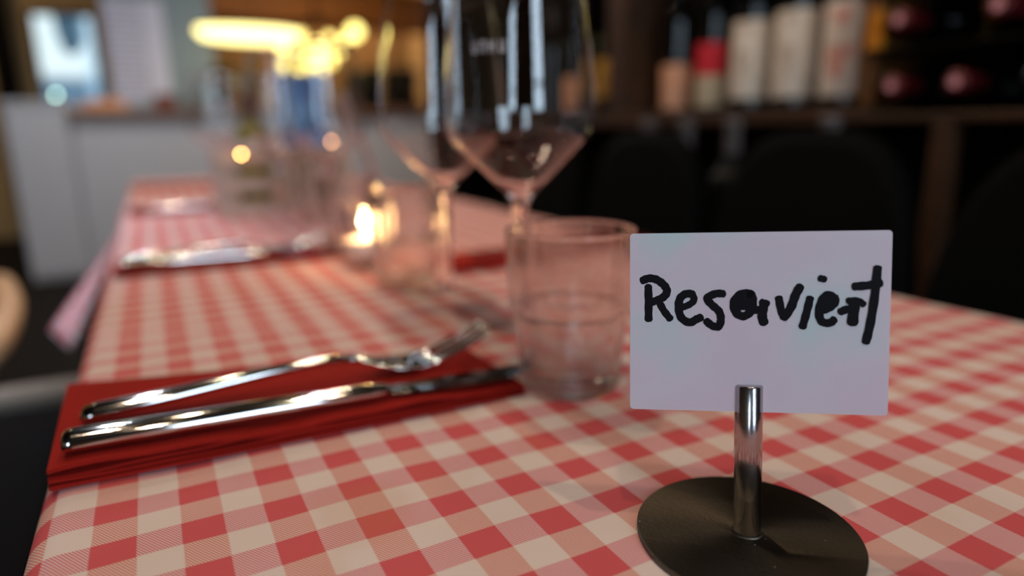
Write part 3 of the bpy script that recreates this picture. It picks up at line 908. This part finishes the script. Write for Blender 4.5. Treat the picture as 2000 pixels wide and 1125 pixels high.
# bottles on the sideboard, only their tops clear the chairs
for y, lab in ((.455, 'dark bottle with pale capsule behind the chair back under the middle cream label'), (.645, 'dark bottle with pale capsule below the cream labelled bottles'),
               (.760, 'dark bottle with pale capsule below the red label'), (.870, 'dark bottle with pale capsule below the peach label')):
    t = thing('wine_bottle', lab, 'wine bottle', (.925, y, .6005), 0, 'dark bottles on the sideboard')
    bottle_parts(t, .037, .298, M_dull, M_capgrey, None, 0, 0)
# lying bottles, capsule ends towards the room
def lying(y, zc, lab, cap=M_capred):
    t = thing('wine_bottle', lab, 'wine bottle', (1.292, y, zc), 0, 'wine bottles lying in the rack')
    t.rotation_euler = (0, -PI / 2, 0)
    bottle_parts(t, .0372, .29, M_bottle, cap, M_yel if y > .4 else None, .06, .14)
    if cap is M_capred: obj('capsule_highlight', lathe(bmn(), [(0, .2902), (.0072, .2902), (.0072, .2908), (0, .2908)], 24), M_caphighlight, t)
    return t
for y, z, lab in ((.420, .9394, 'lying wine bottle with red capsule, lowest board, beside the rack upright'), (.330, .9394, 'lying wine bottle with red capsule, lowest board, second from the rack upright'),
                  (.420, 1.0304, 'lying wine bottle with red capsule, second board, beside the rack upright'), (.290, 1.0304, 'lying wine bottle with red capsule, second board, away from the rack upright'),
                  (.235, .9394, 'lying wine bottle with dark capsule on the lowest rack board')):
    lying(y, z, lab, M_capred if not (y == .235) else M_capdark)

# ------------------------------------------------------------------ bench and chair on the left
bn = thing('bench', 'black padded bench with grey rail along the left side of the table', 'bench', (-.36, .45, 0))
obj('seat', abox(-.23, .24, -.85, .62, .385, .450, .02, 3), M_black, bn)
obj('frame', abox(-.20, .21, -.80, .58, .345, .3845), M_dark, bn)
obj('end_rail', tube(bmn(), [(-.26, .655, .452), (.26, .655, .452)], .023, 14), M_greytube, bn, smooth=True)
for sx in (-1, 1):
    obj('leg', tube(bmn(), [(sx * .2, .655, .44), (sx * .2, .655, 0)], .02, 12), M_greytube, bn)
    obj('leg', tube(bmn(), [(sx * .2, -.75, .345), (sx * .2, -.75, 0)], .02, 12), M_greytube, bn)
    obj('bracket', abox(sx * .2 - .015, sx * .2 + .015, .575, .65, .36, .384), M_greytube, bn)
pc = thing('wooden_chair', 'pale wooden chair standing alone at the left edge of the photo', 'chair', (-.545, 1.60, 0))
obj('seat', abox(-.21, .19, -.2, .2, .43, .455, .012, 3), M_palewood, pc)
obj('armrest', tube(bmn(), smoothcurve([(.19, -.28, .42), (.235, -.26, .455), (.265, -.24, .485), (.272, -.15, .505), (.258, .0, .52), (.22, .17, .53)], 8), [.028] * 41, 14), M_palewood, pc, smooth=True)
obj('armrest', tube(bmn(), smoothcurve([(-.23, -.25, .43), (-.24, -.2, .57), (-.23, .0, .585), (-.21, .17, .59)], 8), .024, 12), M_palewood, pc, smooth=True)
for sx, sy, h in ((-.2, -.2, .43), (.19, -.2, .43), (-.2, .19, .80), (.10, .19, .80)):
    obj('leg', tube(bmn(), [(sx, sy, h), (sx * 1.06, sy * 1.1, 0)], [.019, .015], 12), M_palewood, pc)
obj('backrest', abox(-.19, .09, .178, .202, .62, .79, .008), M_palewood, pc)

# ------------------------------------------------------------------ bar counter and what stands on it
bar = thing('bar_counter', 'white painted bar counter with brown worktop across the far end', 'counter', (.8, 5.0, 0))
def bx(name, x0, x1, y0, y1, z0, z1, m, bev=.003, par=None): return obj(name, abox(x0 - .8, x1 - .8, y0 - 5.0, y1 - 5.0, z0, z1, bev), m, par or bar)
bx('body', -.368, 2.9, 4.72, 5.3, 0, .99, M_white_paint)
for k in range(4):
    x = -.36 + k * .815
    bx('front_panel', x + .01, x + .805, 4.70, 4.7195, .03, .985, M_white_paint)
bx('worktop', -.368, 2.92, 4.66, 5.34, .991, 1.025, wood('warm_worktop', lin(128, 84, 56), lin(156, 104, 70), 6, 'X', .4))
pl_ = thing('cabinet', 'tall white cabinet block at the left end of the bar', 'cabinet', (-.53, 5.0, 0))
obj('body', abox(-.16, .155, -.30, .3, 0, 1.045), M_white_paint, pl_)
obj('door', abox(-.152, .147, -.318, -.3005, .04, 1.035, .003), M_white_paint, pl_)
obj('top', abox(-.165, .157, -.325, .31, 1.0455, 1.075, .003), M_white_paint, pl_)
t = thing('bread_board', 'pale orange wooden board with a loaf on the bar', 'board', (-.19, 4.87, 1.0255))
M_bread = pmat('orange_crust', lin(224, 150, 98), .8, var=.2, scale=30)
obj('board', abox(-.15, .15, -.10, .10, 0, .02, .004), M_palewood, t)
o = thing('bread_loaf', 'orange brown loaf lying on the wooden board at the bar', 'bread', (-.18, 4.87, 1.046))
bm = bmn(); bmesh.ops.create_uvsphere(bm, u_segments=24, v_segments=14, radius=1)
for v in bm.verts:
    v.co = Vector((v.co.x * .13, v.co.y * .06, max(v.co.z, -.6) * .03 + .018))
obj('crust', bm, M_bread, o, smooth=True)
M_rust = pmat('rust_red_wood', lin(120, 48, 18), .5, var=.3)
t = thing('storage_box', 'rust brown wooden box on the bar under the posted sheets', 'box', (.165, 4.86, 1.0255))
obj('body', abox(-.06, .06, -.06, .06, 0, .075, .003), M_rust, t)
obj('lid', abox(-.064, .064, -.064, .064, .0755, .10, .004), M_rust, t)
M_highlight = emat('pale_green_highlight', lin(190, 235, 215), 9)  # glowing bulb added in place of a bottle's highlight
t = thing('counter_highlight', 'tiny pale green bulb, added as a bottle highlight, left end of the bar', 'lamp', (-.42, 4.76, 1.0755))
obj('base', lathe(bmn(), [(0, 0), (.02, 0), (.02, .012), (.008, .016), (.007, .024), (0, .024)], 24), M_blackm, t, smooth=True)
obj('bulb', lathe(bmn(), [(0, .0245), (.007, .027), (.012, .034), (.012, .041), (.007, .048), (0, .05)], 20), M_highlight, t, smooth=True)
# plant
M_leaf = pmat('dark_olive_leaf', lin(80, 86, 16), .5, var=.5, scale=12)
M_pot = pmat('dark_clay_pot', lin(70, 50, 34), .7, var=.2)
t = thing('potted_plant', 'dark olive potted plant on the bar below the yellow lamp', 'plant', (.535, 4.95, 1.0255))
obj('pot', lathe(bmn(), [(0, .0), (.055, .0), (.075, .12), (.078, .125), (.068, .125), (.06, .105), (0, .105)], 32), M_pot, t, smooth=True)
bm = bmn(); rnd = random.Random(4)
for k in range(120):
    a = rnd.uniform(0, 2 * PI); el = rnd.uniform(.25, 1.35); ln = rnd.uniform(.14, .31)
    d = Vector((math.cos(a) * math.cos(el), math.sin(a) * math.cos(el), math.sin(el)))
    side = d.cross(Vector((0, 0, 1))).normalized()
    p0 = Vector((0, 0, .106))
    L_ = []; R_ = []
    for i in range(6):
        s_ = i / 5; c = p0 + d * ln * s_ + Vector((0, 0, -.09 * s_ * s_)); w_ = .034 * math.sin(PI * min(.97, s_ * .95 + .04))
        L_.append(bm.verts.new(c + side * w_)); R_.append(bm.verts.new(c - side * w_ + Vector((0, 0, .003))))
    for i in range(5): bm.faces.new((L_[i], L_[i + 1], R_[i + 1], R_[i]))
o = obj('foliage', bm, M_leaf, t, recalc=False)
o.modifiers.new('leaf_thickness', 'SOLIDIFY').thickness = .0012
# coffee machine
t = thing('coffee_machine', 'black coffee machine on the bar seen left of the wine glass', 'coffee machine', (1.70, 5.0, 1.0255))
obj('body', abox(-.2, .2, -.10, .20, 0, .30, .015), M_blackm, t)
obj('cup_tray', abox(-.19, .19, -.23, -.101, 0, .05, .006), M_blackm, t)
obj('group_head', abox(-.17, .17, -.21, -.101, .2, .30, .01), M_blackm, t)
for x in (-.09, .09): obj('spout', lathe(bmn(), [(.03, .2), (.03, .175), (.012, .17), (.012, .15), (0, .15)], 20, (x, -.16, 0)), M_steel, t)
# fridge with posted sheets
fr = thing('tall_fridge', 'tall grey green fridge behind the bar with white sheets posted on it', 'fridge', (.205, 5.83, 0))
obj('body', abox(-.355, .355, -.30, .3, .05, 1.98, .01), M_fridge, fr)
obj('door', abox(-.35, .35, -.33, -.301, .08, 1.97, .006), M_fridge, fr)
obj('handle', abox(.29, .315, -.36, -.3305, .75, 1.0, .004), M_steel, fr)
obj('foot', abox(-.33, .33, -.28, .28, 0, .0495), M_blackm, fr)
def sheetmat(name, dark):
    q = NT(name)
    sp = q.n('ShaderNodeSeparateXYZ'); q.l(q.obj(), sp.inputs[0])
    row = q.math('LESS_THAN', q.math('FRACT', q.math('MULTIPLY', sp.outputs[2], 24)), .38)
    n = q.noise(30, 2)
    m = q.math('MULTIPLY', row, q.math('GREATER_THAN', n, .42))
    q.l(q.mix(q.math('MULTIPLY', m, dark), lin(222, 224, 246), lin(120, 116, 128)), q.b.inputs['Base Color']); q.b.inputs['Roughness'].default_value = .8
    return q.m
tag(obj('posted_sheet', abox(-.135, .085, 5.4965, 5.4988, 1.09, 1.80), sheetmat('list_sheet', .8)), 'long white list sheet posted on the fridge, the left one', 'paper', 'sheets posted on the fridge')
tag(obj('posted_sheet', abox(.095, .235, 5.4965, 5.4988, 1.12, 1.80), sheetmat('plain_sheet', .15)), 'narrow white sheet posted on the fridge, the right one', 'paper', 'sheets posted on the fridge')

# ------------------------------------------------------------------ hanging lamps over the bar
M_disc = emat('warm_lamp_diffuser', (1, .86, .33, 1), 3.4)
M_globe = emat('warm_globe_bulb', (1, .85, .25, 1), 3.6)
t = thing('pendant_lamp', 'long yellow glowing pendant lamp hanging over the bar', 'lamp', (.74, 4.95, 1.545))
def ell(rx_, ry_, z): return [(rx_ * math.cos(2 * PI * k / 48), ry_ * math.sin(2 * PI * k / 48), z) for k in range(48)]
obj('diffuser', loft(bmn(), [ell(.20, .08, -.060), ell(.30, .14, -.045), ell(.335, .17, -.01), ell(.335, .17, .022)]), M_disc, t, smooth=False)
obj('shade', loft(bmn(), [ell(.345, .18, .0225), ell(.345, .18, .034), ell(.08, .06, .060)]), M_dark, t)
for x in (-.05, .05): obj('cable', tube(bmn(), [(x, 0, .06), (x, 0, ZC - 1.50)], .003, 6), M_blackm, t)
t = thing('globe_chandelier', 'cluster of small round yellow bulbs hanging beside the long lamp', 'chandelier', (1.28, 5.30, 1.70))
obj('hub', lathe(bmn(), [(0, -.02), (.05, -.02), (.05, .02), (.01, .05), (0, .05)], 24), M_dark, t, smooth=True)
obj('rod', tube(bmn(), [(0, 0, .05), (0, 0, ZC - 1.70)], .008, 8), M_dark, t)
for x, y, z, r_ in ((-.255, -.02, -.205, .040), (-.225, .06, -.275, .044), (-.11, -.08, -.225, .036), (-.05, .05, -.305, .034), (.085, -.05, -.125, .030), (.135, .04, -.205, .036), (.06, .12, -.34, .026), (.30, .0, -.062, .058), (-.13, .02, -.12, .05), (-.20, .08, -.31, .045), (-.02, -.1, -.20, .05), (.03, .12, -.26, .045), (.15, .12, -.27, .04), (-.14, -.1, -.34, .04), (.20, -.06, -.16, .045)):
    b = obj('bulb', lathe(bmn(), [(r_ * math.sin(PI * k / 12) if 0 < k < 12 else 0, -r_ * math.cos(PI * k / 12)) for k in range(13)], 20, (x, y, z)), M_globe, t, smooth=True)
    obj('arm', tube(bmn(), smoothcurve([(x, y, z + r_), (x * .8, y * .8, z * .4 + .04), (x * .1, y * .1, 0)], 5), .004, 6), M_dark, t)
